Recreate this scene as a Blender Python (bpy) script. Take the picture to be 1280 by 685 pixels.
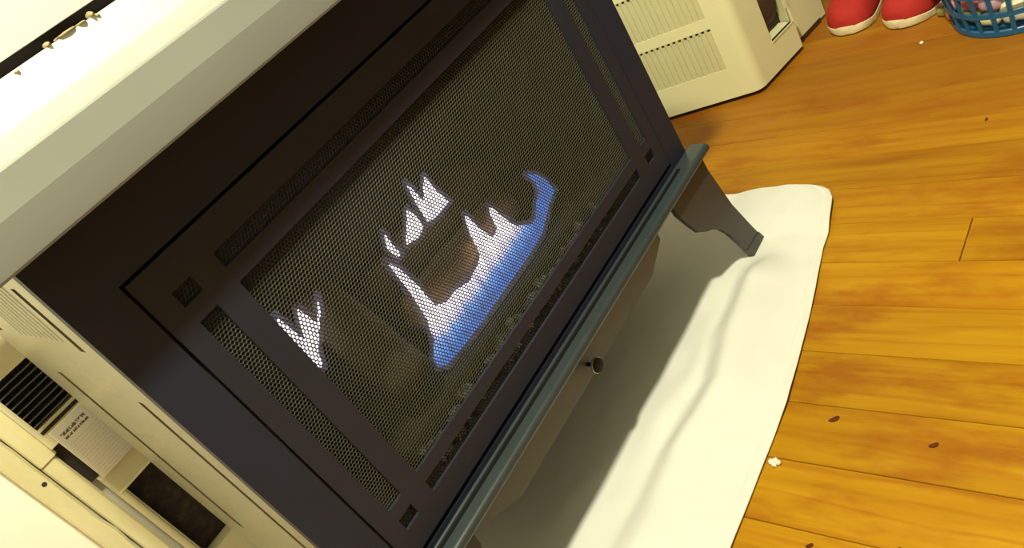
import bpy, bmesh, math, random
import numpy as np
from mathutils import Vector, Matrix, noise

for o in list(bpy.data.objects):
    bpy.data.objects.remove(o, do_unlink=True)
S = bpy.context.scene
COL = S.collection
random.seed(7)

# ------------------------------------------------------------------ camera
cam_d = bpy.data.cameras.new('camera')
cam = bpy.data.objects.new('camera', cam_d)
COL.objects.link(cam)
cam_d.sensor_fit = 'HORIZONTAL'
cam_d.sensor_width = 36.0
cam_d.lens = 36.0 * 987.0 / 1280.0
cam_d.clip_start = 0.02
rx = Vector((0.50401, -0.70899, -0.49326))
up = Vector((0.69651, -0.00407, 0.71754))
fw = Vector((0.51074, 0.70521, -0.49176))
M = Matrix(((rx.x, up.x, -fw.x, -0.4488), (rx.y, up.y, -fw.y, -0.6), (rx.z, up.z, -fw.z, 0.75), (0, 0, 0, 1)))
cam.matrix_world = M
S.camera = cam

# ------------------------------------------------------------------ world, lamps, exposure
wd = bpy.data.worlds.new('world')
S.world = wd
wd.use_nodes = True
wd.node_tree.nodes['Background'].inputs[0].default_value = (1.0, 0.86, 0.6, 1)
wd.node_tree.nodes['Background'].inputs[1].default_value = 0.02
LAMP_POWER = 205.0
ld = bpy.data.lights.new('ceiling_bulb', 'POINT')
ld.energy = LAMP_POWER
ld.color = (1.0, 0.95, 0.67)
ld.shadow_soft_size = 0.05
lo = bpy.data.objects.new('ceiling_bulb', ld)
lo.location = (-0.34, -0.51, 1.95)
COL.objects.link(lo)
S.view_settings.view_transform = 'Standard'
S.view_settings.look = 'None'
S.view_settings.exposure = 0.0
S.view_settings.gamma = 1.0
S.view_settings.use_curve_mapping = False

# ------------------------------------------------------------------ node helpers
class NB:
    def __init__(s, name):
        s.m = bpy.data.materials.new(name)
        s.m.use_nodes = True
        s.t = s.m.node_tree
        s.b = s.t.nodes['Principled BSDF']
    def n(s, typ, ins=None, **kw):
        nd = s.t.nodes.new(typ)
        for k, v in kw.items():
            setattr(nd, k, v)
        for k, v in (ins or {}).items():
            s.put(nd.inputs[k], v)
        return nd
    def put(s, sock, v):
        if hasattr(v, 'is_output'):
            s.t.links.new(v, sock)
        else:
            sock.default_value = v
    def math(s, op, a, b=0.0, c=None):
        d = {0: a, 1: b}
        if c is not None:
            d[2] = c
        return s.n('ShaderNodeMath', d, operation=op).outputs[0]
    def mix(s, f, a, b, mode='MIX'):
        nd = s.n('ShaderNodeMix', data_type='RGBA', blend_type=mode)
        s.put(nd.inputs[0], f); s.put(nd.inputs[6], a); s.put(nd.inputs[7], b)
        return nd.outputs[2]
    def ramp(s, f, stops):
        nd = s.n('ShaderNodeValToRGB', {0: f})
        el = nd.color_ramp.elements
        while len(el) < len(stops):
            el.new(0.5)
        for e, (p, c) in zip(el, stops):
            e.position = p; e.color = (*c, 1) if len(c) == 3 else c
        return nd.outputs[0]
    def noise(s, vec, scale, detail=3, rough=0.5):
        return s.n('ShaderNodeTexNoise', {'Vector': vec, 'Scale': scale, 'Detail': detail, 'Roughness': rough}).outputs[0]
    def objco(s):
        return s.n('ShaderNodeTexCoord').outputs['Object']
    def pos(s):
        return s.n('ShaderNodeNewGeometry').outputs['Position']
    def scale(s, v, sc):
        return s.n('ShaderNodeMapping', {'Vector': v, 'Scale': sc}).outputs[0]
    def sep(s, v):
        return s.n('ShaderNodeSeparateXYZ', {0: v}).outputs
    def bump(s, h, st, dist=0.002):
        s.put(s.b.inputs['Normal'], s.n('ShaderNodeBump', {'Height': h, 'Strength': st, 'Distance': dist}).outputs[0])

def paint(name, c, rough=0.5, metal=0.0, var=0.12, scale=30.0, bump=0.0, spec=0.5):
    k = NB(name)
    nz = k.noise(k.objco(), scale, 4)
    a = tuple(x * (1 - var) for x in c); b = tuple(min(1, x * (1 + var)) for x in c)
    k.put(k.b.inputs['Base Color'], k.mix(nz, (*a, 1), (*b, 1)))
    k.put(k.b.inputs['Roughness'], k.math('ADD', rough - 0.06, k.math('MULTIPLY', nz, 0.12)))
    k.b.inputs['Metallic'].default_value = metal
    k.b.inputs['Specular IOR Level'].default_value = spec
    if bump:
        k.bump(k.noise(k.objco(), scale * 12, 2), bump, 0.001)
    return k.m

M_black = paint('black_stove_paint', (0.0165, 0.0200, 0.0400), 0.5, var=0.15, bump=0.05, spec=0.3)
M_door = paint('door_black', (0.0190, 0.0210, 0.0360), 0.5, var=0.15, bump=0.05, spec=0.3)
M_side = paint('side_metallic', (0.36, 0.345, 0.26), 0.28, metal=0.55, var=0.03, scale=3)
M_top = paint('top_grey_enamel', (0.172, 0.176, 0.160), 0.16, var=0.05, scale=18)
M_ledge = paint('ledge_green_black', (0.028, 0.038, 0.043), 0.32, var=0.15)
M_leg = paint('leg_charcoal', (0.045, 0.043, 0.043), 0.45, var=0.12, spec=0.35)
M_valance = paint('valance_grey', (0.10, 0.102, 0.082), 0.45, var=0.08)
M_liner = paint('firebox_liner', (0.045, 0.040, 0.030), 0.8, var=0.3)
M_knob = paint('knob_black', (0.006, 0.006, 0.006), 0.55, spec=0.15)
M_chrome = paint('knob_rim', (0.55, 0.52, 0.42), 0.25, metal=0.9)
M_mesh = paint('screen_metal', (0.046, 0.045, 0.028), 0.5, var=0.25, scale=60, spec=0.12)
M_log = None
M_wall = paint('wall_white', (0.86, 0.85, 0.80), 0.6, var=0.02, scale=4)
M_wallfar = paint('wall_far', (0.13, 0.12, 0.095), 0.7, var=0.03, scale=2)
M_wallleft = paint('wall_left_cream', (0.34, 0.33, 0.26), 0.7, var=0.03, scale=2)
M_dark = paint('gap_dark', (0.03, 0.022, 0.022), 0.9, var=0.4)
M_furn = paint('furnace_cream', (0.76, 0.71, 0.48), 0.45, var=0.08, scale=25)
M_chip = paint('chipped_plaster', (0.40, 0.33, 0.19), 0.8, var=0.25, scale=120)
M_grille = paint('grille_black', (0.030, 0.026, 0.032), 0.4)
M_slat = paint('grille_slat', (0.17, 0.16, 0.15), 0.4, metal=0.3)
M_app = paint('appliance_cream_plastic', (0.72, 0.71, 0.45), 0.42, var=0.03, scale=12)
M_appdk = paint('appliance_base', (0.05, 0.02, 0.012), 0.6)
M_appvent = paint('appliance_vent', (0.56, 0.55, 0.33), 0.5, var=0.05)
M_red = paint('red_canvas', (0.40, 0.026, 0.022), 0.8, var=0.15, scale=60, bump=0.25, spec=0.2)
M_sole = paint('cream_rubber', (0.70, 0.62, 0.40), 0.6, var=0.06)
M_lining = paint('white_lining', (0.78, 0.72, 0.58), 0.8, var=0.05)
M_blue = paint('blue_plastic', (0.010, 0.100, 0.24), 0.35, var=0.08)
M_seed = paint('seed_brown', (0.085, 0.018, 0.006), 0.75, spec=0.2, var=0.2, scale=200)
M_pop = paint('popcorn_white', (0.78, 0.72, 0.62), 0.8, var=0.2, scale=300)

def cream_trim():
    k = NB('trim_cream_worn')
    p = k.pos()
    nz = k.noise(k.scale(p, (1, 1, 0.25)), 70, 5, 0.6)
    st = k.noise(p, 22, 5, 0.7)
    c = k.mix(nz, (0.60, 0.53, 0.29, 1), (0.76, 0.70, 0.44, 1))
    f = k.ramp(st, [(0.60, (0, 0, 0)), (0.74, (1, 1, 1))])
    low = k.n('ShaderNodeMapRange', {0: k.sep(p)[2], 1: 0.36, 2: 0.16, 3: 0.15, 4: 0.9}).outputs[0]
    c = k.mix(k.math('MULTIPLY', k.sep(f)[0], low), c, (0.16, 0.09, 0.025, 1))
    k.put(k.b.inputs['Base Color'], c)
    k.b.inputs['Roughness'].default_value = 0.5
    k.bump(nz, 0.2, 0.002)
    return k.m
M_trim = cream_trim()

def wood():
    k = NB('pine_floor')
    p = k.pos()
    rnd = k.n('ShaderNodeObjectInfo').outputs['Random']
    off = k.n('ShaderNodeCombineXYZ', {0: k.math('MULTIPLY', rnd, 3.7), 1: k.math('MULTIPLY', rnd, 17.0), 2: 0.0}).outputs[0]
    q = k.n('ShaderNodeVectorMath', {0: p, 1: off}, operation='ADD').outputs[0]
    grain = k.noise(k.scale(q, (26, 1.5, 1)), 1.6, 6, 0.62)
    fine = k.noise(k.scale(q, (240, 6, 1)), 1.0, 3, 0.6)
    wv = k.n('ShaderNodeTexWave', {'Vector': k.scale(q, (9, 0.7, 1)), 'Scale': 1.1, 'Distortion': 11.0, 'Detail': 4.0, 'Detail Scale': 1.6}, bands_direction='X').outputs['Fac']
    blot = k.noise(k.scale(q, (9, 3.0, 1)), 1.3, 5, 0.65)
    c = k.ramp(grain, [(0.25, (0.22, 0.080, 0.003)), (0.42, (0.33, 0.155, 0.004)), (0.60, (0.39, 0.205, 0.006)), (0.78, (0.46, 0.265, 0.010))])
    c = k.mix(k.math('MULTIPLY', k.sep(k.ramp(wv, [(0.0, (1, 1, 1)), (0.16, (0, 0, 0))]))[0], 0.34), c, (0.25, 0.062, 0.004, 1))
    c = k.mix(k.math('MULTIPLY', fine, 0.22), c, (0.58, 0.26, 0.02, 1))
    c = k.mix(k.math('MULTIPLY', k.sep(k.ramp(blot, [(0.50, (0, 0, 0)), (0.66, (1, 1, 1))]))[0], 0.78), c, (0.26, 0.075, 0.006, 1))
    # boards further along the wall turn redder and darker
    far = k.n('ShaderNodeMapRange', {0: k.math('ADD', k.sep(p)[0], k.math('MULTIPLY', blot, 0.3)), 1: 0.50, 2: 0.95, 3: 0.0, 4: 0.55}).outputs[0]
    c = k.mix(far, c, (0.25, 0.075, 0.010, 1))
    hs = k.n('ShaderNodeHueSaturation', {'Value': k.math('ADD', 0.90, k.math('MULTIPLY', rnd, 0.2)), 'Color': c})
    k.put(k.b.inputs['Base Color'], hs.outputs[0])
    k.put(k.b.inputs['Roughness'], k.math('ADD', 0.30, k.math('MULTIPLY', grain, 0.2)))
    k.b.inputs['Specular IOR Level'].default_value = 0.16
    k.bump(grain, 0.08, 0.002)
    return k.m
M_wood = wood()

def cloth_mat():
    k = NB('white_cotton')
    p = k.pos()
    nz = k.noise(p, 14, 4)
    w = k.noise(k.scale(p, (900, 900, 900)), 1, 2)
    c = k.mix(nz, (0.60, 0.605, 0.585, 1), (0.65, 0.655, 0.64, 1))
    k.put(k.b.inputs['Base Color'], c)
    k.b.inputs['Roughness'].default_value = 0.9
    k.b.inputs['Specular IOR Level'].default_value = 0.15
    k.bump(w, 0.12, 0.001)
    return k.m
M_cloth = cloth_mat()

def log_mat(name, dim):
    k = NB(name)
    p = k.objco()
    n1 = k.noise(k.scale(p, (6, 40, 40)), 1.5, 5, 0.6)
    n2 = k.noise(p, 45, 4, 0.6)
    c = k.ramp(n1, [(0.3, (0.14, 0.07, 0.03)), (0.5, (0.38, 0.20, 0.09)), (0.7, (0.66, 0.38, 0.19))])
    c = k.mix(k.math('MULTIPLY', n2, 0.5), c, (0.04, 0.035, 0.02, 1))
    c = k.mix(dim, c, (0.05, 0.045, 0.03, 1))
    k.put(k.b.inputs['Base Color'], c)
    k.b.inputs['Roughness'].default_value = 0.85
    k.bump(n1, 0.6, 0.006)
    return k.m
M_log = log_mat('ceramic_log', 0.15)
M_log_dark = log_mat('ceramic_log_dark', 0.72)  # same log colours, mixed further towards dark

def ember_mat():
    k = NB('ember_rock')
    n = k.noise(k.objco(), 90, 4, 0.7)
    k.put(k.b.inputs['Base Color'], k.ramp(n, [(0.4, (0.05, 0.04, 0.03)), (0.7, (0.45, 0.42, 0.36))]))
    k.b.inputs['Roughness'].default_value = 0.8
    return k.m
M_ember = ember_mat()

def flame_mat(name, z0, z1, x0=None, x1=None):
    k = NB(name)
    t = k.t
    t.nodes.remove(k.b)
    p = k.pos()
    x, y, z = k.sep(p)
    nz = k.noise(k.scale(p, (90, 20, 14)), 1, 2)
    zz = k.math('ADD', z, k.math('MULTIPLY', k.math('SUBTRACT', nz, 0.5), 0.012))
    f = k.n('ShaderNodeMapRange', {0: zz, 1: z0, 2: z1, 3: 0.0, 4: 1.0}).outputs[0]
    if x0 is not None:
        g = k.n('ShaderNodeMapRange', {0: x, 1: x0, 2: x1, 3: 1.0, 4: 0.0}).outputs[0]
        f = k.math('MULTIPLY', f, g)
    c = k.ramp(f, [(0.0, (0.055, 0.27, 1.0)), (0.45, (0.16, 0.38, 1.0)), (0.75, (0.72, 0.66, 1.0)), (1.0, (1.0, 0.90, 0.98))])
    st = k.math('ADD', 1.15, k.math('MULTIPLY', f, 1.9))
    e = k.n('ShaderNodeEmission', {0: c, 1: st})
    t.links.new(e.outputs[0], t.nodes['Material Output'].inputs[0])
    return k.m
M_flame = flame_mat('gas_flame_blue', 0.284, 0.318, 0.100, 0.135)
M_flame_w = flame_mat('gas_flame_white', 0.34, 0.37)

def label_mat():
    k = NB('rating_label_print')
    p = k.objco()
    x, y, z = k.sep(p)
    def band(zc, h):
        return k.math('LESS_THAN', k.math('ABSOLUTE', k.math('SUBTRACT', z, zc)), h)
    nz = k.n('ShaderNodeTexNoise', {'Vector': k.scale(p, (420, 1, 160)), 'Scale': 1.0, 'Detail': 1.0}).outputs[0]
    glyph = k.math('GREATER_THAN', nz, 0.46)
    inx = k.math('LESS_THAN', k.math('ABSOLUTE', k.math('ADD', x, 0.003)), 0.017)
    b = k.math('MULTIPLY', k.math('MULTIPLY', k.math('ADD', band(0.0305, 0.0022), band(0.0245, 0.0016)), glyph), inx)
    inx2 = k.math('LESS_THAN', k.math('ABSOLUTE', x), 0.021)
    nz2 = k.n('ShaderNodeTexNoise', {'Vector': k.scale(p, (600, 1, 700)), 'Scale': 1.0, 'Detail': 1.0}).outputs[0]
    rows = k.math('GREATER_THAN', k.math('SINE', k.math('MULTIPLY', z, 1400.0)), 0.35)
    body = k.math('MULTIPLY', k.math('MULTIPLY', k.math('LESS_THAN', z, 0.018), rows), k.math('MULTIPLY', inx2, k.math('GREATER_THAN', nz2, 0.5)))
    c = k.mix(k.math('MULTIPLY', body, 0.3), (0.88, 0.86, 0.78, 1), (0.25, 0.25, 0.25, 1))
    c = k.mix(k.math('MULTIPLY', b, 0.9), c, (0.05, 0.05, 0.05, 1))
    k.put(k.b.inputs['Base Color'], c)
    k.b.inputs['Roughness'].default_value = 0.45
    return k.m
M_label = label_mat()

def rust_mat():
    k = NB('dusty_cavity')
    p = k.pos()
    n = k.noise(p, 60, 5, 0.7)
    k.put(k.b.inputs['Base Color'], k.ramp(n, [(0.45, (0.022, 0.016, 0.018)), (0.62, (0.06, 0.038, 0.02)), (0.8, (0.30, 0.22, 0.10))]))
    k.b.inputs['Roughness'].default_value = 0.9
    return k.m
M_rust = rust_mat()

# ------------------------------------------------------------------ mesh helpers
def link(name, me, mat, parent=None, kind=None, label=None):
    o = bpy.data.objects.new(name, me)
    COL.objects.link(o)
    if mat is not None:
        me.materials.append(mat)
    if parent is not None:
        o.parent = parent
    if kind: o['kind'] = kind
    if label: o['label'] = label
    return o

def from_bm(name, bm, mat, parent=None, loc=None, smooth=None, kind=None, label=None):
    bmesh.ops.recalc_face_normals(bm, faces=bm.faces)
    me = bpy.data.meshes.new(name)
    bm.to_mesh(me); bm.free()
    if smooth is not None:
        me.polygons.foreach_set('use_smooth', [True] * len(me.polygons))
        if smooth > 0:
            me.set_sharp_from_angle(angle=math.radians(smooth))
    o = link(name, me, mat, parent, kind, label)
    if loc is not None: o.location = loc
    return o

def box_bm(bm, x0, x1, y0, y1, z0, z1, bev=0.0, seg=2):
    r = bmesh.ops.create_cube(bm, size=1.0)
    vs = r['verts']
    bmesh.ops.scale(bm, vec=(x1 - x0, y1 - y0, z1 - z0), verts=vs)
    bmesh.ops.translate(bm, vec=((x0 + x1) / 2, (y0 + y1) / 2, (z0 + z1) / 2), verts=vs)
    if bev:
        es = list({e for v in vs for e in v.link_edges})
        bmesh.ops.bevel(bm, geom=es, offset=bev, segments=seg, affect='EDGES', profile=0.5)

def box(name, x0, x1, y0, y1, z0, z1, mat, parent=None, bev=0.0, kind=None, label=None):
    bm = bmesh.new()
    box_bm(bm, x0, x1, y0, y1, z0, z1, bev)
    return from_bm(name, bm, mat, parent, kind=kind, label=label, smooth=35 if bev else None)

def prism_bm(bm, pts, axis, a0, a1):
    """extrude a 2-D outline along an axis; pts are (u, v): axis 'x' -> (y,z), 'y' -> (x,z), 'z' -> (x,y)"""
    def mk(p, a):
        return {'x': (a, p[0], p[1]), 'y': (p[0], a, p[1]), 'z': (p[0], p[1], a)}[axis]
    A = [bm.verts.new(mk(p, a0)) for p in pts]
    B = [bm.verts.new(mk(p, a1)) for p in pts]
    bm.faces.new(A); bm.faces.new(B[::-1])
    n = len(pts)
    for i in range(n):
        bm.faces.new((A[i], A[(i + 1) % n], B[(i + 1) % n], B[i]))

def plate(name, us, vs, holes, axis, a0, a1, mat, parent=None, label=None, loc=None):
    """sheet with rectangular openings; us, vs are cut lines, holes(uc, vc) tells which cells are open"""
    us = sorted(set(us)); vs = sorted(set(vs))
    bm = bmesh.new()
    def mk(u, v, a):
        return (a, u, v) if axis == 'x' else (u, a, v)
    V = {}
    def gv(i, j, k):
        if (i, j, k) not in V:
            V[(i, j, k)] = bm.verts.new(mk(us[i], vs[j], a0 if k == 0 else a1))
        return V[(i, j, k)]
    nu, nv = len(us) - 1, len(vs) - 1
    solid = [[not holes((us[i] + us[i + 1]) / 2, (vs[j] + vs[j + 1]) / 2) for j in range(nv)] for i in range(nu)]
    def S_(i, j):
        return 0 <= i < nu and 0 <= j < nv and solid[i][j]
    for i in range(nu):
        for j in range(nv):
            if not solid[i][j]: continue
            for k in (0, 1):
                bm.faces.new((gv(i, j, k), gv(i + 1, j, k), gv(i + 1, j + 1, k), gv(i, j + 1, k)))
            for (di, dj, e) in ((-1, 0, ((i, j), (i, j + 1))), (1, 0, ((i + 1, j), (i + 1, j + 1))), (0, -1, ((i, j), (i + 1, j))), (0, 1, ((i, j + 1), (i + 1, j + 1)))):
                if not S_(i + di, j + dj):
                    (p, q) = e
                    bm.faces.new((gv(*p, 0), gv(*q, 0), gv(*q, 1), gv(*p, 1)))
    return from_bm(name, bm, mat, parent, label=label, loc=loc)

def thing(name, label, cat, loc=(0, 0, 0), rotz=0.0, group=None):
    o = bpy.data.objects.new(name, None)
    COL.objects.link(o)
    o.location = loc
    o.rotation_euler = (0, 0, rotz)
    o.empty_display_size = 0.05
    o['label'] = label; o['category'] = cat
    if group: o['group'] = group
    return o

def tag(o, label, cat, group=None):
    o['label'] = label; o['category'] = cat
    if group: o['group'] = group
    return o

def lathe(name, prof, seg, mat, parent=None, loc=(0, 0, 0), axis='z', label=None, smooth=40):
    bm = bmesh.new()
    rings = []
    for (r, h) in prof:
        ring = []
        for k in range(seg):
            a = 2 * math.pi * k / seg
            c, s = r * math.cos(a), r * math.sin(a)
            ring.append(bm.verts.new((c, s, h) if axis == 'z' else (c, h, s)))
        rings.append(ring)
    for a, b in zip(rings, rings[1:]):
        for k in range(seg):
            bm.faces.new((a[k], a[(k + 1) % seg], b[(k + 1) % seg], b[k]))
    bm.faces.new(rings[0]); bm.faces.new(rings[-1])
    bmesh.ops.remove_doubles(bm, verts=bm.verts, dist=1e-6)
    return from_bm(name, bm, mat, parent, loc=loc, smooth=smooth, label=label)

# ================================================================== SETTING
WY = 0.46         # face of the wall behind the stove
floor = box('floor', -1.5, 2.05, -2.5, 0.52, -0.05, -0.02, M_dark, kind='structure')
PITCH = 0.0818
def plank_mesh(w, l):
    bm = bmesh.new()
    box_bm(bm, -w / 2, w / 2, -l / 2, l / 2, -0.0185, 0.0)
    top = [f for f in bm.faces if f.calc_center_median().z > -0.001]
    bmesh.ops.inset_region(bm, faces=top, thickness=0.0007, depth=0.0)
    for v in bm.verts:
        if v.co.z > -0.001 and (abs(abs(v.co.x) - w / 2) < 1e-5 or abs(abs(v.co.y) - l / 2) < 1e-5):
            v.co.z = -0.0009
    me = bpy.data.meshes.new('plank')
    bmesh.ops.recalc_face_normals(bm, faces=bm.faces)
    bm.to_mesh(me); bm.free()
    me.materials.append(M_wood)
    return me
cache = {}
for k in range(-18, 24):
    xc = 0.0225 + PITCH * (k + 0.5)
    r = random.Random(k * 31 + 5)
    cut = -0.30 if k == 4 else -1.0 - r.random() * 0.9
    for (y0, y1) in ((-2.45, cut), (cut, 0.465)):
        w = PITCH - 0.0007
        l = round(y1 - y0 - 0.0006, 3)
        if l not in cache: cache[l] = plank_mesh(w, l)
        o = bpy.data.objects.new('plank', cache[l])
        COL.objects.link(o)
        o.location = (xc, (y0 + y1) / 2, r.uniform(-0.0005, 0))
        o.parent = floor

# wall behind the stove: lower and upper boards with an open joint between
wall = box('wall_back', -1.5, 2.05, WY + 0.022, WY + 0.06, -0.02, 2.45, M_dark, kind='structure')
box('wall_panel', -1.5, 2.05, WY, WY + 0.021, -0.02, 0.7545, M_wall, wall, bev=0.0008)
box('wall_panel', -1.5, 2.05, WY - 0.001, WY + 0.021, 0.7685, 2.45, M_wall, wall, bev=0.0008)
# flakes of broken plaster along the lower lip of the joint
rr = random.Random(3)
FS = 0.75
for (cx, cz, sx, sz, sy) in ((-0.055, 0.7570, 0.006, 0.004, .010), (0.012, 0.7575, 0.005, 0.005, .012), (-0.028, 0.7562, 0.022, 0.0026, .010),
                             (-0.004, 0.7556, 0.010, 0.0020, .010), (-0.105, 0.7515, 0.0045, 0.0022, .004), (0.018, 0.7530, 0.004, 0.003, .004)):
    bm = bmesh.new()
    bmesh.ops.create_icosphere(bm, subdivisions=2, radius=1.0)
    for v in bm.verts:
        n = noise.noise(v.co * 1.7 + Vector((cx * 90, cz, 0)))
        v.co *= 1 + 0.35 * n
        v.co = Vector((v.co.x * sx * FS, v.co.y * sy, v.co.z * sz * FS))
    from_bm('plaster_flake', bm, M_chip, wall, loc=(cx, WY + 0.004 if sy > .005 else WY, cz), smooth=60)
# off-camera room that carries the bounced light
box('wall_left', -1.15, -1.10, -2.5, 0.52, -0.02, 2.45, M_wallleft, kind='structure')
box('wall_right', 2.05, 2.1, -2.5, 0.52, -0.02, 2.45, M_wallfar, kind='structure')
box('wall_front', -1.5, 2.05, -2.55, -2.5, -0.02, 2.45, M_wallfar, kind='structure')
box('ceiling', -1.55, 2.1, -2.55, 0.52, 2.45, 2.5, M_wallfar, kind='structure')

# worn casing board and inner stop strip beside the furnace
def board(name, x0, x1, y0, y1, z0, z1, seed, amp, mat):
    bm = bmesh.new()
    n = 46
    rows = []
    for i in range(n + 1):
        z = z0 + (z1 - z0) * i / n
        dx = amp * (noise.noise(Vector((seed, z * 26, 0))) + 0.5 * noise.noise(Vector((seed, z * 90, 3))))
        rows.append([bm.verts.new(p) for p in ((x0, y1, z), (x0, y0 + 0.002, z), (x0 + 0.002, y0, z), (x1 + dx - 0.003, y0, z), (x1 + dx, y0 + 0.003, z), (x1 + dx, y1, z))])
    for a, b in zip(rows, rows[1:]):
        for k in range(6):
            bm.faces.new((a[k], a[(k + 1) % 6], b[(k + 1) % 6], b[k]))
    bm.faces.new(rows[0]); bm.faces.new(rows[-1])
    return from_bm(name, bm, mat, kind='structure', smooth=35)
board('trim_1', -0.440, -0.4165, 0.432, WY - 0.001, 0.0, 1.2, 1.0, 0.0022, M_trim)
board('trim_2', -0.4145, -0.3935, 0.438, WY - 0.001, 0.0, 0.405, 5.0, 0.0015, M_trim)
board('trim_3', -0.4145, -0.3900, 0.436, WY - 0.001, 0.406, 0.520, 9.0, 0.0012, M_trim)

nh = lathe('nail_hole', [(0.0022, 0.0), (0.0030, -0.0004), (0.0010, -0.0008)], 14, M_dark, None, loc=(-0.4245, 0.432, 0.392), axis='y')
nh.parent = bpy.data.objects['trim_1']

# ================================================================== WALL FURNACE behind the stove
fu = thing('wall_furnace', 'cream wall furnace with black louvre grille and rating label, low behind the stove', 'heater', (-0.2, 0.44, 0.0))
def fp(o):
    o.location = Vector(o.location) - fu.location
    return o
FY = 0.43
fp(plate('casing', [-0.392, -0.386, -0.378, -0.375, -0.06, -0.02], [0.0, 0.16, 0.314, 0.33, 0.345, 0.415, 0.432, 0.442, 0.512, 0.66],
      lambda u, v: (-0.386 < u < -0.06 and 0.442 < v < 0.512) or (-0.375 < u < -0.06 and 0.16 < v < 0.314) or (u < -0.378 and 0.345 < v < 0.415) or (u < -0.386 and v < 0.345), 'y', FY, WY - 0.002, M_furn, fu))
fp(box('grille_back', -0.386, -0.06, FY + 0.018, FY + 0.024, 0.4425, 0.5115, M_grille, fu))
for i in range(8):
    z = 0.4465 + i * 0.0081
    bm = bmesh.new()
    prism_bm(bm, [(FY + 0.002, z + 0.0012), (FY + 0.0, z + 0.0002), (FY + 0.013, z - 0.002), (FY + 0.015, z - 0.001)], 'x', -0.3855, -0.0605)
    fp(from_bm('slat', bm, M_slat, fu))
fp(box('cavity_back', -0.375, -0.06, FY + 0.020, FY + 0.026, 0.1605, 0.3135, M_rust, fu))
fp(box('cavity_frame', -0.384, -0.06, FY - 0.003, FY, 0.3145, 0.3175, M_furn, fu, bev=0.0008))
fp(box('cavity_frame', -0.384, -0.3775, FY - 0.003, FY, 0.155, 0.314, M_furn, fu, bev=0.0008))
lb = fp(box('rating_label', -0.0265, 0.0265, -0.002, 0.002, -0.0425, 0.0425, M_label, fu, bev=0.0006, label='white printed rating label'))
lb.location = Vector((-0.3555, FY - 0.008, 0.391)) - fu.location
fp(box('label_box', -0.3775, -0.18, FY - 0.005, FY - 0.0005, 0.3465, 0.432, M_furn, fu, bev=0.001))
fp(box('shadow_gap', -0.3918, -0.3765, FY + 0.016, FY + 0.024, 0.3455, 0.4145, M_dark, fu))

fp(box('seam', -0.386, -0.06, FY - 0.0008, FY - 0.0002, 0.4340, 0.4385, M_dark, fu))

# ================================================================== STOVE
st = thing('gas_stove', 'black freestanding gas stove with glowing flames behind a mesh door, standing on white cloth', 'stove', (0, 0.15, 0.0))
def sp(o, p=None):
    """shift a part built in room coordinates under the stove's empty"""
    o.location = Vector(o.location) - st.location
    return o
HX = 0.349
# outer casing
slots = [(0.040, 0.052, 0.575, 0.642), (0.044, 0.055, 0.302, 0.515), (0.214, 0.228, 0.272, 0.530), (0.250, 0.266, 0.585, 0.642)]
def side(x0, x1):
    us = [0.012, 0.298] + [v for s in slots for v in s[:2]]
    vs = [0.188, 0.6605] + [v for s in slots for v in s[2:]]
    return sp(plate('side_panel', us, vs, lambda u, v: any(a < u < b and c < v < d for a, b, c, d in slots), 'x', x0, x1, M_side, st))
side(-HX, -HX + 0.003)
side(HX - 0.003, HX)
for sx in (-1, 1):
    bm = bmesh.new()
    for i in range(9):
        y = 0.068 + i * 0.0145
        prism_bm(bm, [(sx * HX, y), (sx * (HX + 0.0007), y + 0.0015), (sx * HX, y + 0.007)], 'z', 0.585, 0.650)
    sp(from_bm('louvre_ribs', bm, M_side, st, kind='stuff'))
    x0, x1 = sorted((sx * (HX - 0.03), sx * (HX - 0.022)))
    sp(box('inner_wall', x0, x1, 0.02, 0.29, 0.19, 0.655, M_liner, st))
sp(box('back_panel', -HX + 0.0035, HX - 0.0035, 0.292, 0.298, 0.188, 0.6605, M_black, st))
sp(box('bottom_plate', -HX + 0.0035, HX - 0.0035, 0.0125, 0.2915, 0.186, 0.1895, M_black, st))
# front frame around the door
DX, DZ0, DZ1 = 0.3085, 0.2225, 0.6035
sp(plate('front_frame', [-HX, -DX, DX, HX], [0.188, DZ0, DZ1, 0.6605], lambda u, v: -DX < u < DX and DZ0 < v < DZ1, 'y', 0.0, 0.0118, M_black, st))
# door with openings
ox = [-0.2855, -0.266, -0.241, 0.241, 0.266, 0.2855]
oz = [0.2565, 0.2715, 0.2870, 0.5430, 0.5590, 0.5740]
def openings(u, v):
    cu = 0 if ox[0] < u < ox[1] else 1 if ox[2] < u < ox[3] else 2 if ox[4] < u < ox[5] else None
    cv = 0 if oz[0] < v < oz[1] else 1 if oz[2] < v < oz[3] else 2 if oz[4] < v < oz[5] else None
    return cu is not None and cv is not None
door = sp(plate('door', [-DX + 0.0028] + ox + [DX - 0.0028], [0.2292] + oz + [DZ1 - 0.0028], openings, 'y', -0.0012, 0.0022, M_door, st))
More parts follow.
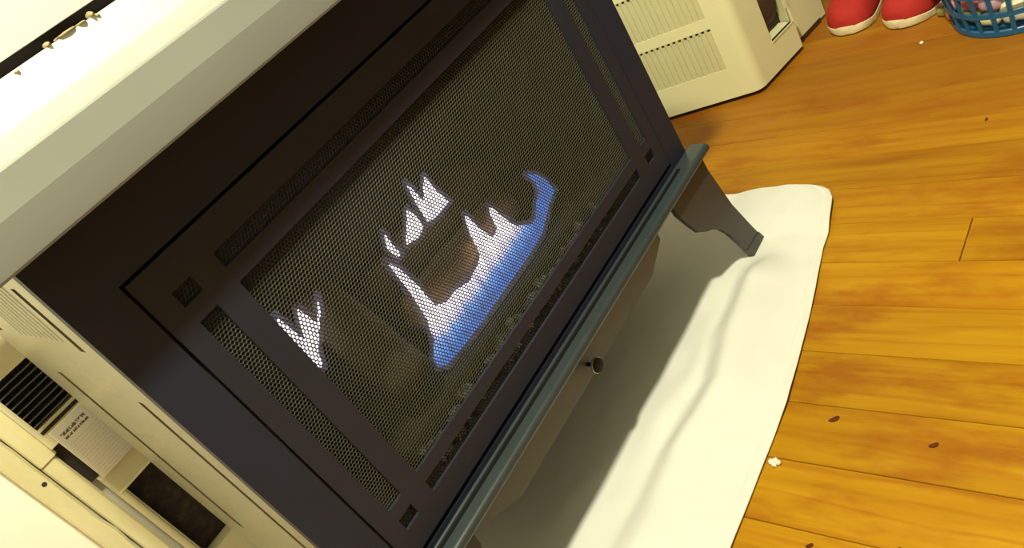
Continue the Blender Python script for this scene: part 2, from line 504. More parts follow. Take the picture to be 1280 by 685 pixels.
# perforated screen behind the openings: every hole is real, its lip pressed inward
PX = 0.0038
def screen():
    verts, faces = [], []
    R, r = PX / math.sqrt(3) * 1.0, PX / math.sqrt(3) * 0.66
    pz = PX * math.sqrt(3) / 2
    nj = int((0.584 - 0.250) / pz)
    ni = int(0.59 / PX)
    ang = [math.pi / 2 + k * math.pi / 3 for k in range(6)]
    y0 = 0.0040
    for j in range(nj):
        z = 0.250 + j * pz
        for i in range(ni):
            x = -0.294 + (i + 0.5 * (j % 2)) * PX
            if not any(openings(x + dx, z + dz) for dx in (-.0045, 0, .0045) for dz in (-.0055, 0, .0055)):
                continue
            b = len(verts)
            for a in ang: verts.append((x + R * math.cos(a), y0, z + R * math.sin(a)))
            for a in ang: verts.append((x + r * math.cos(a), y0 + 0.0007, z + r * math.sin(a)))
            for k in range(6):
                q = (k + 1) % 6
                faces.append((b + k, b + q, b + 6 + q, b + 6 + k))
    me = bpy.data.meshes.new('mesh_screen')
    me.from_pydata(verts, [], faces)
    return link('mesh_screen', me, M_mesh, door, kind='stuff')
screen()
# firebox
FX, FZ0, FZ1, FYB = 0.300, 0.238, 0.590, 0.265
def liner(name, *a): return sp(box(name, *a, M_liner, st))
liner('firebox_floor', -FX, FX, 0.012, FYB, FZ0 - 0.006, FZ0)
liner('firebox_roof', -FX, FX, 0.012, FYB, FZ1, FZ1 + 0.005)
liner('firebox_back', -FX, FX, FYB, FYB + 0.006, FZ0, FZ1)
liner('firebox_side', -FX - 0.006, -FX, 0.012, FYB, FZ0, FZ1)
liner('firebox_side', FX, FX + 0.006, 0.012, FYB, FZ0, FZ1)
sp(box('burner_tray', -0.215, 0.20, 0.065, 0.215, FZ0 + 0.0005, 0.262, M_liner, st, bev=0.004))
# ember rocks along the front of the tray
bm = bmesh.new()
rr = random.Random(11)
for i in range(230):
    x = rr.uniform(-0.20, 0.20); y = rr.uniform(0.030, 0.062)
    s = rr.uniform(0.003, 0.0075)
    res = bmesh.ops.create_icosphere(bm, subdivisions=1, radius=s)
    for v in res['verts']:
        v.co *= 1 + 0.4 * noise.noise(v.co * 300 + Vector((i, 0, 0)))
    bmesh.ops.translate(bm, vec=(x, y, FZ0 + s * 0.7 + rr.choice((0, 0, 0.006)) ), verts=res['verts'])
sp(from_bm('ember_rocks', bm, M_ember, st, kind='stuff'))

def flame(name, parts, yc, thick, mat, parent, label, grow=0.0):
    verts, faces = [], []
    h = 0.0013
    for poly in parts:
        P = np.array(poly)
        A = P; B = np.roll(P, -1, axis=0)
        x0, z0 = P.min(0) - h - grow; x1, z1 = P.max(0) + h + grow
        xs = np.arange(x0, x1 + h, h); zs = np.arange(z0, z1 + h, h)
        X, Z = np.meshgrid(xs, zs, indexing='ij')
        Q = np.stack([X, Z], -1)[:, :, None, :]
        ab = (B - A)[None, None]
        t = np.clip(((Q - A[None, None]) * ab).sum(-1) / ((ab ** 2).sum(-1) + 1e-12), 0, 1)
        d = np.sqrt(((Q - A[None, None] - t[..., None] * ab) ** 2).sum(-1)).min(-1)
        c = ((A[:, 1][None, None] > Z[..., None]) != (B[:, 1][None, None] > Z[..., None])) & \
            (X[..., None] < (B[:, 0] - A[:, 0]) * (Z[..., None] - A[:, 1]) / (B[:, 1] - A[:, 1] + 1e-12) + A[:, 0])
        ins = (c.sum(-1) % 2) == 1
        if grow:
            d = np.where(ins, d + grow, grow - d)
            d = d + 0.0012 * np.sin(X * 900) * np.sin(Z * 240 + X * 300)
            ins = d > 0
        T = np.where(ins, thick * np.sqrt(np.clip(d, 0, 0.012) / 0.012), 0.0)
        idx = {}
        def gv(i, j, s):
            key = (i, j, s if T[i, j] > 0 else 0)
            if key not in idx:
                idx[key] = len(verts)
                bend = 0.004 * (Z[i, j] - P[:, 1].min()) / 0.1
                verts.append((float(X[i, j]), yc + bend + s * float(T[i, j]), float(Z[i, j])))
            return idx[key]
        for i in range(len(xs) - 1):
            for j in range(len(zs) - 1):
                if ins[i, j] or ins[i + 1, j] or ins[i, j + 1] or ins[i + 1, j + 1]:
                    if int(ins[i, j]) + int(ins[i + 1, j]) + int(ins[i, j + 1]) + int(ins[i + 1, j + 1]) < 3: continue
                    for s in (-1, 1):
                        f = [gv(i, j, s), gv(i + 1, j, s), gv(i + 1, j + 1, s), gv(i, j + 1, s)]
                        faces.append(f if s < 0 else f[::-1])
    me = bpy.data.meshes.new(name)
    me.from_pydata(verts, [], faces)
    me.update()
    return sp(link(name, me, mat, parent, label=label))
F_main = [(-0.11, 0.279), (-0.108, 0.289), (-0.092, 0.304), (-0.082, 0.329), (-0.077, 0.365), (-0.076, 0.41), (-0.07, 0.397), (-0.065, 0.363), (-0.064, 0.331), (-0.049, 0.321), (-0.029, 0.321), (-0.008, 0.314), (0.017, 0.318), (0.028, 0.324), (0.034, 0.354), (0.043, 0.373), (0.047, 0.349), (0.056, 0.324), (0.07, 0.327), (0.074, 0.346), (0.08, 0.355), (0.085, 0.334), (0.094, 0.31), (0.116, 0.293), (0.13, 0.292), (0.143, 0.304), (0.159, 0.312), (0.162, 0.323), (0.156, 0.341), (0.169, 0.331), (0.178, 0.314), (0.18, 0.296), (0.159, 0.29), (0.139, 0.28), (0.119, 0.271), (0.063, 0.268), (-0.032, 0.267), (-0.098, 0.271)]
flame('burner_flame', [F_main], 0.085, 0.009, M_flame, st, 'long blue gas flame with white tips')
F_up = [[(-0.014, 0.401), (-0.015, 0.383), (-0.014, 0.365), (-0.021, 0.366), (-0.024, 0.385)],
        [(0.032, 0.398), (0.036, 0.38), (0.034, 0.365), (0.018, 0.362), (0.0, 0.368), (0.015, 0.382)],
        [(0.053, 0.422), (0.056, 0.404), (0.057, 0.386), (0.068, 0.399), (0.081, 0.409), (0.082, 0.386), (0.088, 0.362), (0.065, 0.360), (0.044, 0.365), (0.047, 0.392)]]
for f in F_up:
    flame('rear_flame', [f], 0.165, 0.006, M_flame_w, st, 'small white flame rising behind the front log')
F_left = [(-0.192, 0.446), (-0.189, 0.431), (-0.187, 0.411), (-0.186, 0.402), (-0.178, 0.419), (-0.169, 0.433), (-0.166, 0.419), (-0.164, 0.404), (-0.143, 0.425), (-0.15, 0.414), (-0.166, 0.4), (-0.185, 0.383), (-0.19, 0.37), (-0.201, 0.369), (-0.205, 0.387), (-0.201, 0.414)]
flame('left_flame', [F_left], 0.13, 0.006, M_flame_w, st, 'white flame at the left end of the burner')

def fringe_mat():
    k = NB('gas_flame_fringe')
    k.t.nodes.remove(k.b)
    nz = k.noise(k.scale(k.pos(), (160, 30, 40)), 1, 2)
    e = k.n('ShaderNodeEmission', {0: (0.52, 0.44, 0.85, 1), 1: 0.30})
    tr = k.n('ShaderNodeBsdfTransparent')
    mx = k.n('ShaderNodeMixShader', {0: k.n('ShaderNodeMapRange', {0: nz, 1: 0.3, 2: 0.7, 3: 0.05, 4: 0.6}).outputs[0], 1: tr.outputs[0], 2: e.outputs[0]})
    k.t.links.new(mx.outputs[0], k.t.nodes['Material Output'].inputs[0])
    return k.m
M_fringe = fringe_mat()
for polys, yc, th in (([F_main], 0.085, 0.0105), (F_up, 0.165, 0.007), ([F_left], 0.13, 0.007)):
    flame('flame_fringe', polys, yc, th, M_fringe, st, 'violet fringe around a flame', grow=0.0055)

# ceramic logs lie in the tray
def log(name, a, b, r0, r1, seed, label, mat=None):
    a, b = Vector(a), Vector(b)
    d = (b - a); L = d.length
    bm = bmesh.new()
    n, m = 22, 18
    rings = []
    for i in range(n + 1):
        t = i / n
        ring = []
        cap = min(1.0, math.sqrt(max(0.0, 1 - (abs(2 * t - 1)) ** 14)) + 0.05)
        for k in range(m):
            an = 2 * math.pi * k / m
            rad = (r0 + (r1 - r0) * t) * cap
            q = Vector((t * L * 9, math.cos(an) * 1.3, math.sin(an) * 1.3)) + Vector((seed * 7, 0, 0))
            rad *= 1 + 0.16 * noise.noise(q) + 0.07 * noise.noise(q * 3)
            ring.append(bm.verts.new((t * L - L / 2, rad * math.cos(an), rad * math.sin(an))))
        rings.append(ring)
    for p, q in zip(rings, rings[1:]):
        for k in range(m):
            bm.faces.new((p[k], p[(k + 1) % m], q[(k + 1) % m], q[k]))
    bm.faces.new(rings[0]); bm.faces.new(rings[-1])
    o = from_bm(name, bm, mat or M_log, smooth=60)
    o.location = (a + b) / 2
    o.rotation_euler = d.to_track_quat('X', 'Z').to_euler()
    return tag(o, label, 'log', 'logs in the firebox')
log('ceramic_log', (-0.085, 0.127, 0.320), (0.145, 0.128, 0.316), 0.026, 0.023, 1, 'brown ceramic log lying along the long blue flame')
log('ceramic_log', (-0.150, 0.066, 0.298), (-0.130, 0.190, 0.415), 0.030, 0.028, 2, 'ceramic log leaning back right of the left white flame', M_log_dark)
log('ceramic_log', (-0.07, 0.222, 0.325), (0.20, 0.215, 0.330), 0.034, 0.034, 3, 'dark ceramic log at the back of the firebox behind the small white flames', M_log_dark)

# top plate: sloped upper edge, flat lower face, small lip below
bm = bmesh.new()
prof = [(0.320, 0.7125), (-0.0290, 0.7125), (-0.0315, 0.7110), (-0.0400, 0.6925), (-0.0415, 0.6895), (-0.0450, 0.6680), (-0.0452, 0.6635), (-0.0435, 0.6615), (0.320, 0.6610)]
prism_bm(bm, prof, 'x', -0.380, 0.380)
sp(from_bm('top_plate', bm, M_top, st, smooth=9, label='pale grey top slab with sloped front edge'))
# front ledge with two rounded beads
bm = bmesh.new()
prof = [(-0.0005, 0.2165)]
def arc(cy, cz, r, a0, a1, n):
    return [(cy + r * math.cos(math.radians(a0 + (a1 - a0) * i / n)), cz + r * math.sin(math.radians(a0 + (a1 - a0) * i / n))) for i in range(n + 1)]
prof += arc(-0.0225, 0.2100, 0.0065, 90, 235, 9)
prof += [(-0.0170, 0.2015), (-0.0050, 0.1900), (-0.0005, 0.1870)]
prism_bm(bm, prof, 'x', -0.362, 0.362)
sp(from_bm('ledge', bm, M_ledge, st, smooth=35, label='greenish black moulded ledge below the door'))
sp(box('groove_shade_strip', -0.307, 0.307, -0.0118, -0.0003, 0.2166, 0.2172, M_knob, st, label='black strip painted as groove shade along the ledge'))  # flat black strip paints the shade of a groove that is not cut
bm = bmesh.new()
prism_bm(bm, arc(-0.0045, 0.2172, 0.0024, 0, 180, 8), 'x', -0.305, 0.305)
sp(from_bm('ledge_bead', bm, M_ledge, st, smooth=40, label='thin bead under the door'))
# lower valance panel and its knob
bm = bmesh.new()
prism_bm(bm, [(-0.219, 0.186), (-0.219, 0.170), (-0.172, 0.148), (0.172, 0.148), (0.219, 0.170), (0.219, 0.186)], 'y', 0.0, 0.004)
sp(from_bm('valance_panel', bm, M_valance, st, label='grey lower panel with slanted ends'))
kn = sp(lathe('knob', [(0.0026, 0.0), (0.0026, -0.010), (0.0040, -0.0115), (0.0088, -0.0125), (0.0095, -0.0150), (0.0088, -0.0175), (0.004, -0.0185), (0.0005, -0.0187)], 28, M_knob, st, loc=(0.002, 0.0, 0.166), axis='y', label='black knob on a short stem'))
rm = lathe('knob_rim', [(0.0091, -0.0124), (0.0101, -0.0130), (0.0103, -0.0150), (0.0098, -0.0160), (0.0088, -0.0160), (0.0088, -0.0124)], 28, M_chrome, kn, axis='y', label='bright metal rim')
# legs
leg_o = [(0.3485, 0.2040), (0.3495, 0.180), (0.358, 0.140), (0.366, 0.103), (0.383, 0.055), (0.397, 0.018), (0.401, 0.0065), (0.362, 0.0065), (0.350, 0.030), (0.340, 0.055), (0.330, 0.078), (0.318, 0.097), (0.303, 0.111), (0.287, 0.121), (0.272, 0.133), (0.262, 0.153), (0.249, 0.1830), (0.247, 0.2040)]
def leg(sx, y0, y1):
    bm = bmesh.new()
    prism_bm(bm, [(sx * p[0], p[1]) for p in leg_o], 'y', y0, y1)
    L = sp(from_bm('leg', bm, M_leg, st))
    bm = bmesh.new()
    prism_bm(bm, [(sx * p[0], p[1]) for p in [(0.3965, 0.022), (0.4035, 0.0060), (0.3600, 0.0060), (0.3520, 0.0250)]], 'y', y0 - 0.0012, y1 + 0.0012)
    f = from_bm('foot_pad', bm, M_leg, L)
    return L
for sx in (-1, 1):
    leg(sx, -0.020, -0.013)
    leg(sx, 0.270, 0.277)

# ================================================================== FLOOR CLOTH under the stove
def interp(x, pts):
    xs = [p[0] for p in pts]; ys = [p[1] for p in pts]
    return float(np.interp(x, xs, ys))
front = [(-0.55, -0.185), (-0.1, -0.166), (0.0, -0.164), (0.1, -0.162), (0.206, -0.149), (0.294, -0.136), (0.375, -0.121), (0.409, -0.119), (0.482, -0.104), (0.500, -0.094), (0.5085, -0.082), (0.513, -0.070), (0.515, -0.058), (0.5162, -0.045)]
crest = [(-0.55, -0.070), (-0.12, -0.068), (0.0, -0.064), (0.06, -0.072), (0.11, -0.078), (0.183, -0.062), (0.262, -0.054), (0.33, -0.050), (0.55, -0.05)]
def smooth(a, b, t):
    t = max(0.0, min(1.0, (t - a) / (b - a))); return t * t * (3 - 2 * t)
def cloth():
    nu, nv = 250, 150
    verts, faces = [], []
    for i in range(nu + 1):
        u = i / nu
        u = 1 - (1 - u) ** 1.35
        x = -0.55 + u * 1.066
        yf = interp(x, front)
        for j in range(nv + 1):
            v = j / nv
            v = v ** 1.4
            y = yf + v * (0.40 - yf)
            xx = x - 1.6 * max(0.0, y - 0.09) ** 2 * smooth(0.2, 0.52, x)
            d = y - interp(x, crest)
            k = smooth(0.37, 0.29, x) * (0.55 + 0.45 * smooth(-0.1, 0.08, x))
            h = 0.027 * k * (math.exp(-(d / 0.050) ** 2) if d < 0 else 1 - smooth(0.0, 0.044, d))
            d2 = y - interp(x, crest) - 0.052 - 0.008 * math.sin(x * 23)
            h += 0.006 * smooth(0.30, 0.18, x) * smooth(-0.02, 0.05, x) * math.exp(-(d2 / 0.022) ** 2)
            q = Vector((xx * 7, y * 9, 0.3))
            h += 0.0075 * max(0, noise.noise(q) + 0.25) * smooth(0.0, 0.03, y - yf)
            h += 0.0020 * noise.noise(Vector((xx * 18, y * 34, 1.7)))
            # gentle swell where the corner of the cloth is not pressed flat
            h += 0.008 * (1 - smooth(0.02, 0.075, y)) * smooth(0.395, 0.445, x) * smooth(-0.30, -0.03, y)
            # pressed down under the feet
            for fx in (-0.378, 0.378):
                for fy in (-0.008, 0.274):
                    h *= 1 - math.exp(-((xx - fx) / 0.036) ** 2 - ((y - fy) / 0.026) ** 2)
            hem = 0.0016 * math.exp(-((y - yf - 0.007) / 0.005) ** 2) - 0.0010 * math.exp(-((y - yf - 0.0145) / 0.0012) ** 2)
            verts.append((xx, y, 0.0045 + max(-0.001, h + hem)))
    for i in range(nu):
        for j in range(nv):
            a = i * (nv + 1) + j
            faces.append((a, a + nv + 1, a + nv + 2, a + 1))
    me = bpy.data.meshes.new('floor_cloth')
    me.from_pydata(verts, [], faces)
    me.update()
    me.polygons.foreach_set('use_smooth', [True] * len(me.polygons))
    o = link('floor_cloth', me, M_cloth)
    md = o.modifiers.new('thick', 'SOLIDIFY')
    md.thickness = 0.0026; md.offset = -1
    return tag(o, 'white cotton cloth spread on the floor boards under the stove', 'cloth')
cloth()

# ================================================================== CREAM APPLIANCE behind, right of the stove
AX = Vector((0.231 / 0.2379, -0.057 / 0.2379, 0))       # along its front
ap = thing('dehumidifier', 'cream plastic dehumidifier with slotted side vents standing beyond the stove', 'appliance', (0.835, 0.139, 0.0), math.atan2(-0.057, 0.231))
# local axes: +x along the front (room right), +y into depth, origin at the near corner.
# the side face leans a little out of square in the room; it is x = 0 here
W_, D_, H_ = 0.272, 0.275, 0.56
slot_rows = [(0.074, 0.164), (0.186, 0.276), (0.298, 0.388), (0.410, 0.500)]
ys = [0.0535 + i * 0.0116 for i in range(13)]
SK = 0.0   # shear kept at zero: plain rectangular housing
us = [0.016, D_ - 0.012] ; vs = [0.010, H_ - 0.015]
def in_vent(u, v):
    return any(a < v < b for a, b in slot_rows) and 0.048 < u < 0.202
LEAN = math.radians(27.1)      # the flank meets the front at an obtuse angle
def flank(o):
    o.rotation_euler = (0, 0, LEAN)
    return o
flank(plate('side_housing', [0.016, 0.048, 0.202, D_ - 0.012], [0.010] + [z for r_ in slot_rows for z in r_] + [H_ - 0.015], in_vent, 'x', 0.0, 0.004, M_app, ap))
for (z0, z1) in slot_rows:
    for i in range(13):
        y = 0.0485 + i * 0.0118
        bm = bmesh.new()
        # each vent louvre: a slanted vertical blade, open at its top
        prism_bm(bm, [(0.0006, y + 0.0020), (0.0006, y + 0.0095), (0.0022, y + 0.0117), (0.0062, y + 0.0117), (0.0062, y + 0.0001), (0.0022, y + 0.0001)], 'z', z0, z1 - 0.0062)
        prism_bm(bm, [(0.0004, y + 0.0062), (0.0004, y + 0.0117), (0.0060, y + 0.0117), (0.0060, y + 0.0062)], 'z', z1 - 0.0064, z1)
        flank(from_bm('vent_blade', bm, M_appvent, ap))
flank(box('vent_backing', 0.0075, 0.010, 0.045, 0.205, 0.070, 0.505, M_appdk, ap))
# front housing: frame with bucket recess
HO = (0.072, 0.140, 0.070, 0.200)
plate('front_panel', [0.016, HO[0], HO[1], 0.147], [0.010, HO[2], HO[3], H_ - 0.015], lambda u, v: HO[0] < u < HO[1] and HO[2] < v < HO[3], 'y', 0.0, 0.006, M_app, ap)
box('recess_back', 0.0702, 0.1455, 0.030, 0.033, 0.064, 0.205, M_appdk, ap)
bm = bmesh.new()
prism_bm(bm, [(0.071, 0.0700), (0.140, 0.0700), (0.140, 0.0665), (0.071, 0.0665)], 'y', -0.0015, 0.030)
from_bm('recess_sill', bm, M_app, ap)
bm = bmesh.new()
prism_bm(bm, [(0.1400, 0.0700), (0.1470, 0.0530), (0.1500, 0.0530), (0.1450, 0.0900), (0.1400, 0.1000)], 'y', -0.005, 0.004)
from_bm('recess_grip', bm, M_app, ap, label='pale plastic finger grip beside the recess')
bm = bmesh.new()
bmesh.ops.create_uvsphere(bm, u_segments=20, v_segments=12, radius=1.0)
for v in bm.verts: v.co = Vector((v.co.x * 0.030, v.co.y * 0.010, v.co.z * 0.034))
from_bm('float_cover', bm, M_appdk, ap, loc=(0.112, 0.021, 0.125), smooth=60)
# second part of the front: the removable bucket, set back behind a groove
plate('bucket', [0.166, W_ - 0.001], [0.006, 0.34], lambda u, v: False, 'y', 0.024, 0.030, M_app, ap)
bm = bmesh.new()
prism_bm(bm, [(0.1460, 0.0062), (0.1471, 0.0010), (0.1662, 0.0238), (0.1662, 0.030), (0.1460, 0.030)], 'z', 0.006, 0.34)
from_bm('bucket_edge', bm, M_appvent, ap)
box('upper_front', 0.1475, W_ - 0.014, 0.0, 0.006, 0.345, H_ - 0.015, M_app, ap)
# rounded corner post, lower rounded rim, base, top, back
def corner(cx, cy, a0, a1, z0, z1, R, name):
    bm = bmesh.new()
    n = 8
    pts = [(cx + R * math.cos(math.radians(a0 + (a1 - a0) * i / n)), cy + R * math.sin(math.radians(a0 + (a1 - a0) * i / n))) for i in range(n + 1)]
    pts += [(cx + (R - 0.004) * math.cos(math.radians(a1 + (a0 - a1) * i / n)), cy + (R - 0.004) * math.sin(math.radians(a1 + (a0 - a1) * i / n))) for i in range(n + 1)]
    prism_bm(bm, pts, 'z', z0, z1)
    return from_bm(name, bm, M_app, ap, smooth=40)
corner(0.016, 0.0262, 207, 270, 0.010, H_ - 0.015, 0.0262, 'corner_post')
corner(W_ - 0.014, 0.016, 270, 360, 0.345, H_ - 0.015, 0.016, 'corner_post')
BKY = 0.235
def plan(g):
    s_, c_ = math.sin(LEAN), math.cos(LEAN)
    return [(0.006 + g, g), (W_ - g, g), (W_ - g, BKY - g), (-s_ * (D_ - g) + g, c_ * (D_ - g) - g), (-s_ * 0.012 + g, 0.012 * c_ + g * 0.4)]
box('far_side', W_ - 0.002, W_ + 0.002, 0.0305, BKY, 0.010, H_ - 0.015, M_app, ap)
for nm, g, z0, z1, m_ in (('top_cover', 0.0, H_ - 0.0148, H_, M_app), ('base', 0.022, 0.0, 0.0098, M_appdk)):
    bm = bmesh.new()
    prism_bm(bm, plan(g), 'z', z0, z1)
    from_bm(nm, bm, m_, ap)
bm = bmesh.new()
p3, p2 = plan(0.003)[3], plan(0.003)[2]
prism_bm(bm, [p3, p2, (p2[0], p2[1] + 0.004), (p3[0], p3[1] + 0.004)], 'z', 0.010, H_ - 0.015)
from_bm('back_housing', bm, M_app, ap)

# ================================================================== RED SHOES
def shoe(loc, rot, mirror, label):
    t = thing('canvas_shoe', label, 'shoe', loc, rot, 'pair of red shoes')
    # local: toe at x=0 pointing -x, heel at x=0.25
    n, m = 30, 20
    def outline(s):            # half width along the length
        w = 0.046 * math.sqrt(max(0.0, 1 - (1 - min(1, s / 0.24)) ** 2.7)) if s < 0.24 else 0.046 - 0.010 * smooth(0.30, 0.62, s) + 0.002 * smooth(0.62, 0.85, s)
        if s > 0.90: w *= math.sqrt(max(0.0, 1 - ((s - 0.90) / 0.10) ** 2.2))
        return max(w, 0.0008)
    def centre(s):
        return mirror * 0.008 * math.sin(s * math.pi)
    # sole
    bm = bmesh.new()
    rows = []
    for (z, grow) in ((0.0, -0.002), (0.002, 0.0005), (0.0125, 0.0012), (0.0145, -0.001)):
        L, R = [], []
        for i in range(n + 1):
            s = i / n
            s = 0.5 - 0.5 * math.cos(math.pi * s)
            w = max(0.0006, outline(s) + grow)
            x = s * 0.25 + (-(grow) if i == 0 else grow if i == n else 0)
            zz = z + 0.006 * (1 - smooth(0, 0.18, s)) * (1 if z > 0 else 0.6)
            L.append(bm.verts.new((x, centre(s) - w, zz))); R.append(bm.verts.new((x, centre(s) + w, zz)))
        rows.append(L + R[::-1])
    k = len(rows[0])
    for a, b in zip(rows, rows[1:]):
        for q in range(k):
            bm.faces.new((a[q], a[(q + 1) % k], b[(q + 1) % k], b[q]))
    bm.faces.new(rows[0]); bm.faces.new(rows[-1])
    from_bm('sole', bm, M_sole, t, smooth=40)
    # upper: arched shell, open from mid-foot to heel
    bm = bmesh.new()
    rings = []
    for i in range(n + 1):
        s = i / n
        s = 0.012 + 0.980 * (0.5 - 0.5 * math.cos(math.pi * s))
        w = outline(s)
        h = 0.052 * math.sqrt(max(0, 1 - (1 - min(1, s / 0.26)) ** 2.4)) + 0.024 * smooth(0.22, 0.46, s)
        if s > 0.93: h *= 0.80 + 0.20 * math.sqrt(max(0, 1 - ((s - 0.93) / 0.07) ** 2))
        ring = []
        for j in range(m + 1):
            a = math.pi * j / m
            y = -w * abs(math.cos(a)) ** 0.75 * (1 if math.cos(a) > 0 else -1)
            z = 0.0115 + 0.004 * (1 - smooth(0, 0.18, s)) + h * math.sin(a) ** 0.85
            ring.append(bm.verts.new((s * 0.25, centre(s) + y, z)))
        rings.append((s, ring))
    for (s, a), (s2, b) in zip(rings, rings[1:]):
        for j in range(m):
            mid = abs((j + 0.5) / m - 0.5)
            if s > 0.42 and s2 < 0.95 and mid < 0.20 + 0.08 * smooth(0.42, 0.55, s): continue
            bm.faces.new((a[j], a[j + 1], b[j + 1], b[j]))
    bm.faces.new(rings[0][1])
    bmesh.ops.recalc_face_normals(bm, faces=bm.faces)
    up_ = from_bm('upper', bm, M_red, t, smooth=60)
    md = up_.modifiers.new('thick', 'SOLIDIFY'); md.thickness = 0.0022; md.offset = -1
    # insole
    bm = bmesh.new()
    L, R = [], []
    for i in range(n + 1):
        s = 0.25 + 0.72 * i / n
        w = max(0.001, outline(s) - 0.004)
        L.append((s * 0.25, centre(s) - w)); R.append((s * 0.25, centre(s) + w))
    prism_bm(bm, L + R[::-1], 'z', 0.0150, 0.0180)
    from_bm('insole', bm, M_lining, t)
    # pale binding tongue at the throat of the opening
    bm = bmesh.new()
    prev = None
    for i in range(7):
        s = 0.30 + 0.14 * i / 6
        z = 0.0145 + 0.052 + 0.024 * smooth(0.22, 0.46, s)
        hw = 0.020 + 0.004 * i / 6
        row = [bm.verts.new((s * 0.25, centre(s) + hw * q, z + 0.0035 - 0.006 * q * q)) for q in (-1, -0.5, 0, 0.5, 1)]
        if prev:
            for a in range(4): bm.faces.new((prev[a], prev[a + 1], row[a + 1], row[a]))
        prev = row
    tg = from_bm('tongue', bm, M_lining, t, smooth=60)
    md = tg.modifiers.new('thick', 'SOLIDIFY'); md.thickness = 0.002; md.offset = 1
    return t
shoe((0.994, 0.022, 0.0), math.radians(-3), 1, 'red canvas shoe with cream sole, the one next to the cream appliance')
shoe((0.976, -0.075, 0.0), math.radians(-14), -1, 'red canvas shoe with cream sole, the one nearer the blue basket')

# ================================================================== BLUE BASKET WITH SMALL THINGS
BC = Vector((0.982, -0.271, 0.0))
bk = thing('plastic_basket', 'round blue plastic lattice basket full of small coloured things', 'basket', BC)
BR = 0.100
def ring_(name, z, R, tube, h):
    bm = bmesh.new()
    seg, sec = 48, [(-tube, -h), (tube, -h), (tube, h), (-tube, h)]
    V = [[bm.verts.new(((R + a) * math.cos(2 * math.pi * k / seg), (R + a) * math.sin(2 * math.pi * k / seg), z + b)) for a, b in sec] for k in range(seg)]
    for k in range(seg):
        for q in range(4):
            bm.faces.new((V[k][q], V[k][(q + 1) % 4], V[(k + 1) % seg][(q + 1) % 4], V[(k + 1) % seg][q]))
    bmesh.ops.bevel(bm, geom=list(bm.edges), offset=min(tube, h) * 0.4, segments=1, affect='EDGES')
    return from_bm(name, bm, M_blue, bk, smooth=40)
def rad_at(z): return BR + z * 0.16
ring_('base_rim', 0.006, BR, 0.0030, 0.0055)
for z in (0.042, 0.082, 0.122):
    ring_('lattice_ring', z, rad_at(z), 0.0014, 0.0050)
ring_('top_rim', 0.165, rad_at(0.165) + 0.001, 0.0045, 0.005)
bm = bmesh.new()
bmesh.ops.create_cone(bm, cap_ends=True, segments=48, radius1=BR, radius2=BR, depth=0.003)
from_bm('basket_floor', bm, M_blue, bk, loc=(0, 0, 0.004))
for k in range(26):
    a = 2 * math.pi * (k + 0.35) / 26
    bm = bmesh.new()
    for v in range(1):
        r0, r1 = rad_at(0.008), rad_at(0.162)
        c, s = math.cos(a), math.sin(a)
        pts = []
        for (r, z) in ((r0, 0.008), (r1, 0.162)):
            for (dr, dt) in ((-0.0012, -0.0036), (0.0012, -0.0036), (0.0012, 0.0036), (-0.0012, 0.0036)):
                pts.append(bm.verts.new(((r + dr) * c - dt * s, (r + dr) * s + dt * c, z)))
        for q in range(4):
            bm.faces.new((pts[q], pts[(q + 1) % 4], pts[4 + (q + 1) % 4], pts[4 + q]))
        bm.faces.new(pts[:4]); bm.faces.new(pts[4:])
    from_bm('lattice_post', bm, M_blue, bk)

cols = {'pale yellow': (0.75, 0.70, 0.36), 'pink': (0.62, 0.16, 0.22), 'orange': (0.50, 0.13, 0.03), 'olive green': (0.24, 0.22, 0.06), 'peach': (0.68, 0.30, 0.15), 'ivory': (0.80, 0.77, 0.58), 'lilac': (0.55, 0.34, 0.42), 'grey': (0.30, 0.30, 0.24)}
cmat = {k: paint('bead_' + k.replace(' ', '_'), v, 0.45, var=0.06) for k, v in cols.items()}
def pebble(name, col, loc, s, label, rot=0.0, cat='toy', group='coloured pieces in and by the basket'):
    """small rounded plastic block with a waist"""
    bm = bmesh.new()
    bmesh.ops.create_cube(bm, size=2.0)
    bmesh.ops.subdivide_edges(bm, edges=list(bm.edges), cuts=4, use_grid_fill=True)
    for v in bm.verts:
        p = v.co.normalized() * 1.05
        v.co = v.co.lerp(p, 0.75)
        w = 1 - 0.16 * math.exp(-(v.co.x / 0.28) ** 2)
        v.co = Vector((v.co.x * s[0], v.co.y * s[1] * w, v.co.z * s[2] * w))
    o = from_bm(name, bm, cmat[col], loc=loc, smooth=60)
    o.rotation_euler = (0, 0, rot)
    return tag(o, label, cat, group)
def in_b(ang, r, z):
    a = math.radians(ang)
    return (BC.x + r * math.cos(a), BC.y + r * math.sin(a), z)
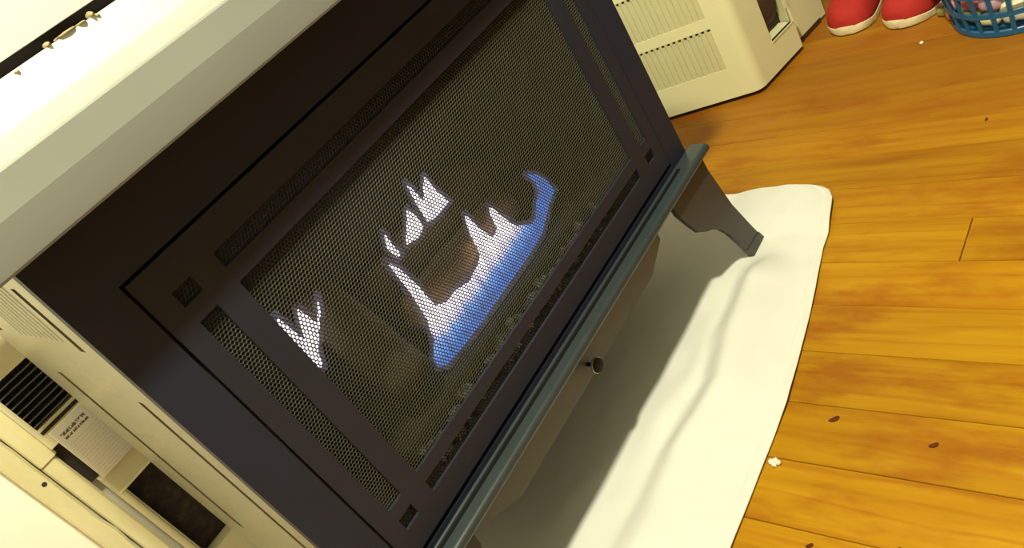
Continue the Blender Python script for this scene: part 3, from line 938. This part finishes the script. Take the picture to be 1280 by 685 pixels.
items = [('ivory', 186, 0.070, 0.028, (0.021, 0.018, 0.020), 'ivory piece low in the blue basket, largest seen through its lattice'),
         ('pale yellow', 158, 0.076, 0.020, (0.017, 0.012, 0.010), 'pale yellow piece at the bottom of the blue basket'),
         ('olive green', 130, 0.076, 0.022, (0.017, 0.012, 0.010), 'olive green piece at the bottom of the blue basket'),
         ('grey', 105, 0.076, 0.020, (0.016, 0.012, 0.011), 'grey piece at the bottom of the blue basket, near the shoes'),
         ('lilac', 160, 0.074, 0.0475, (0.017, 0.012, 0.012), 'lilac piece lying on the pale yellow one in the blue basket'),
         ('pink', 131, 0.076, 0.0475, (0.017, 0.012, 0.012), 'pink piece lying on the olive green one in the blue basket'),
         ('orange', 112, 0.078, 0.077, (0.016, 0.012, 0.019), 'orange piece upright in the blue basket beside the lattice'),
         ('peach', 140, 0.076, 0.083, (0.018, 0.012, 0.014), 'peach piece midway up in the blue basket'),
         ('grey', 165, 0.078, 0.078, (0.014, 0.012, 0.014), 'grey piece midway up in the blue basket'),
         ('pink', 195, 0.078, 0.080, (0.017, 0.012, 0.014), 'pink piece midway up in the blue basket, nearest its open front')]
for (c, an, r, z, s, lab) in items:
    pebble('plastic_piece', c, in_b(an, r, z), s, lab, math.radians(an + 90))
pebble('plastic_piece', 'peach', (0.978, -0.166, 0.0085), (0.009, 0.008, 0.008), 'peach piece on the floor against the blue basket', 0.4)
pebble('plastic_piece', 'olive green', (0.994, -0.150, 0.0085), (0.010, 0.007, 0.008), 'olive green piece on the floor between shoe and basket', 1.2)
pebble('plastic_piece', 'pink', (1.012, -0.166, 0.0105), (0.013, 0.008, 0.010), 'pink piece on the floor between shoe and basket', 0.2)

# ================================================================== CRUMBS ON THE FLOOR
def seed(loc, L, rot, label):
    bm = bmesh.new()
    bmesh.ops.create_uvsphere(bm, u_segments=14, v_segments=10, radius=1.0)
    for v in bm.verts:
        v.co = Vector((v.co.x * L, v.co.y * L * (0.44 + 0.06 * v.co.x), v.co.z * 0.0014))
        v.co.y += 0.18 * L * (v.co.x / L) ** 2
    o = from_bm('seed', bm, M_seed, loc=(loc[0], loc[1], 0.0014), smooth=60)
    o.rotation_euler = (0, 0, rot)
    tag(o, label, 'seed', 'brown seeds on the floor boards')
seed((0.085, -0.222), 0.0066, math.radians(-50), 'dark brown seed on the floor boards, nearest the white cloth edge above the white crumb')
seed((0.068, -0.331), 0.0052, math.radians(-55), 'dark brown seed farthest out from the white cloth on the boards')
seed((-0.0755, -0.244), 0.0042, math.radians(-50), 'small brown seed on the boards nearest the cloth, below the white crumb')
seed((-0.0575, -0.326), 0.0034, math.radians(-40), 'tiny brown seed at the lower edge of the boards')
seed((0.650, -0.278), 0.0036, math.radians(-10), 'small dark seed on the redder boards in front of the basket')
bm = bmesh.new()
for (dx, dy, dz, r) in ((0, 0, 0.003, 0.0034), (0.0034, -0.0035, 0.0028, 0.0030), (-0.003, -0.0045, 0.0026, 0.0028), (0.0005, -0.0085, 0.0030, 0.0031)):
    res = bmesh.ops.create_icosphere(bm, subdivisions=2, radius=r)
    for v in res['verts']:
        v.co *= 1 + 0.45 * noise.noise(v.co * 500 + Vector((dx * 900, dy * 900, 0)))
    bmesh.ops.translate(bm, vec=(dx, dy, dz), verts=res['verts'])
o = from_bm('crumb', bm, M_pop, loc=(0.014, -0.171, 0.0), smooth=60)
tag(o, 'white popcorn-like crumb on the floor board beside the cloth edge', 'crumb')
bm = bmesh.new()
res = bmesh.ops.create_icosphere(bm, subdivisions=2, radius=0.0034)
for v in bm.verts: v.co *= 1 + 0.3 * noise.noise(v.co * 400)
o = from_bm('crumb', bm, M_pop, loc=(0.908, -0.133, 0.003), smooth=60)
tag(o, 'tiny white crumb on the boards in front of the red shoes', 'crumb')
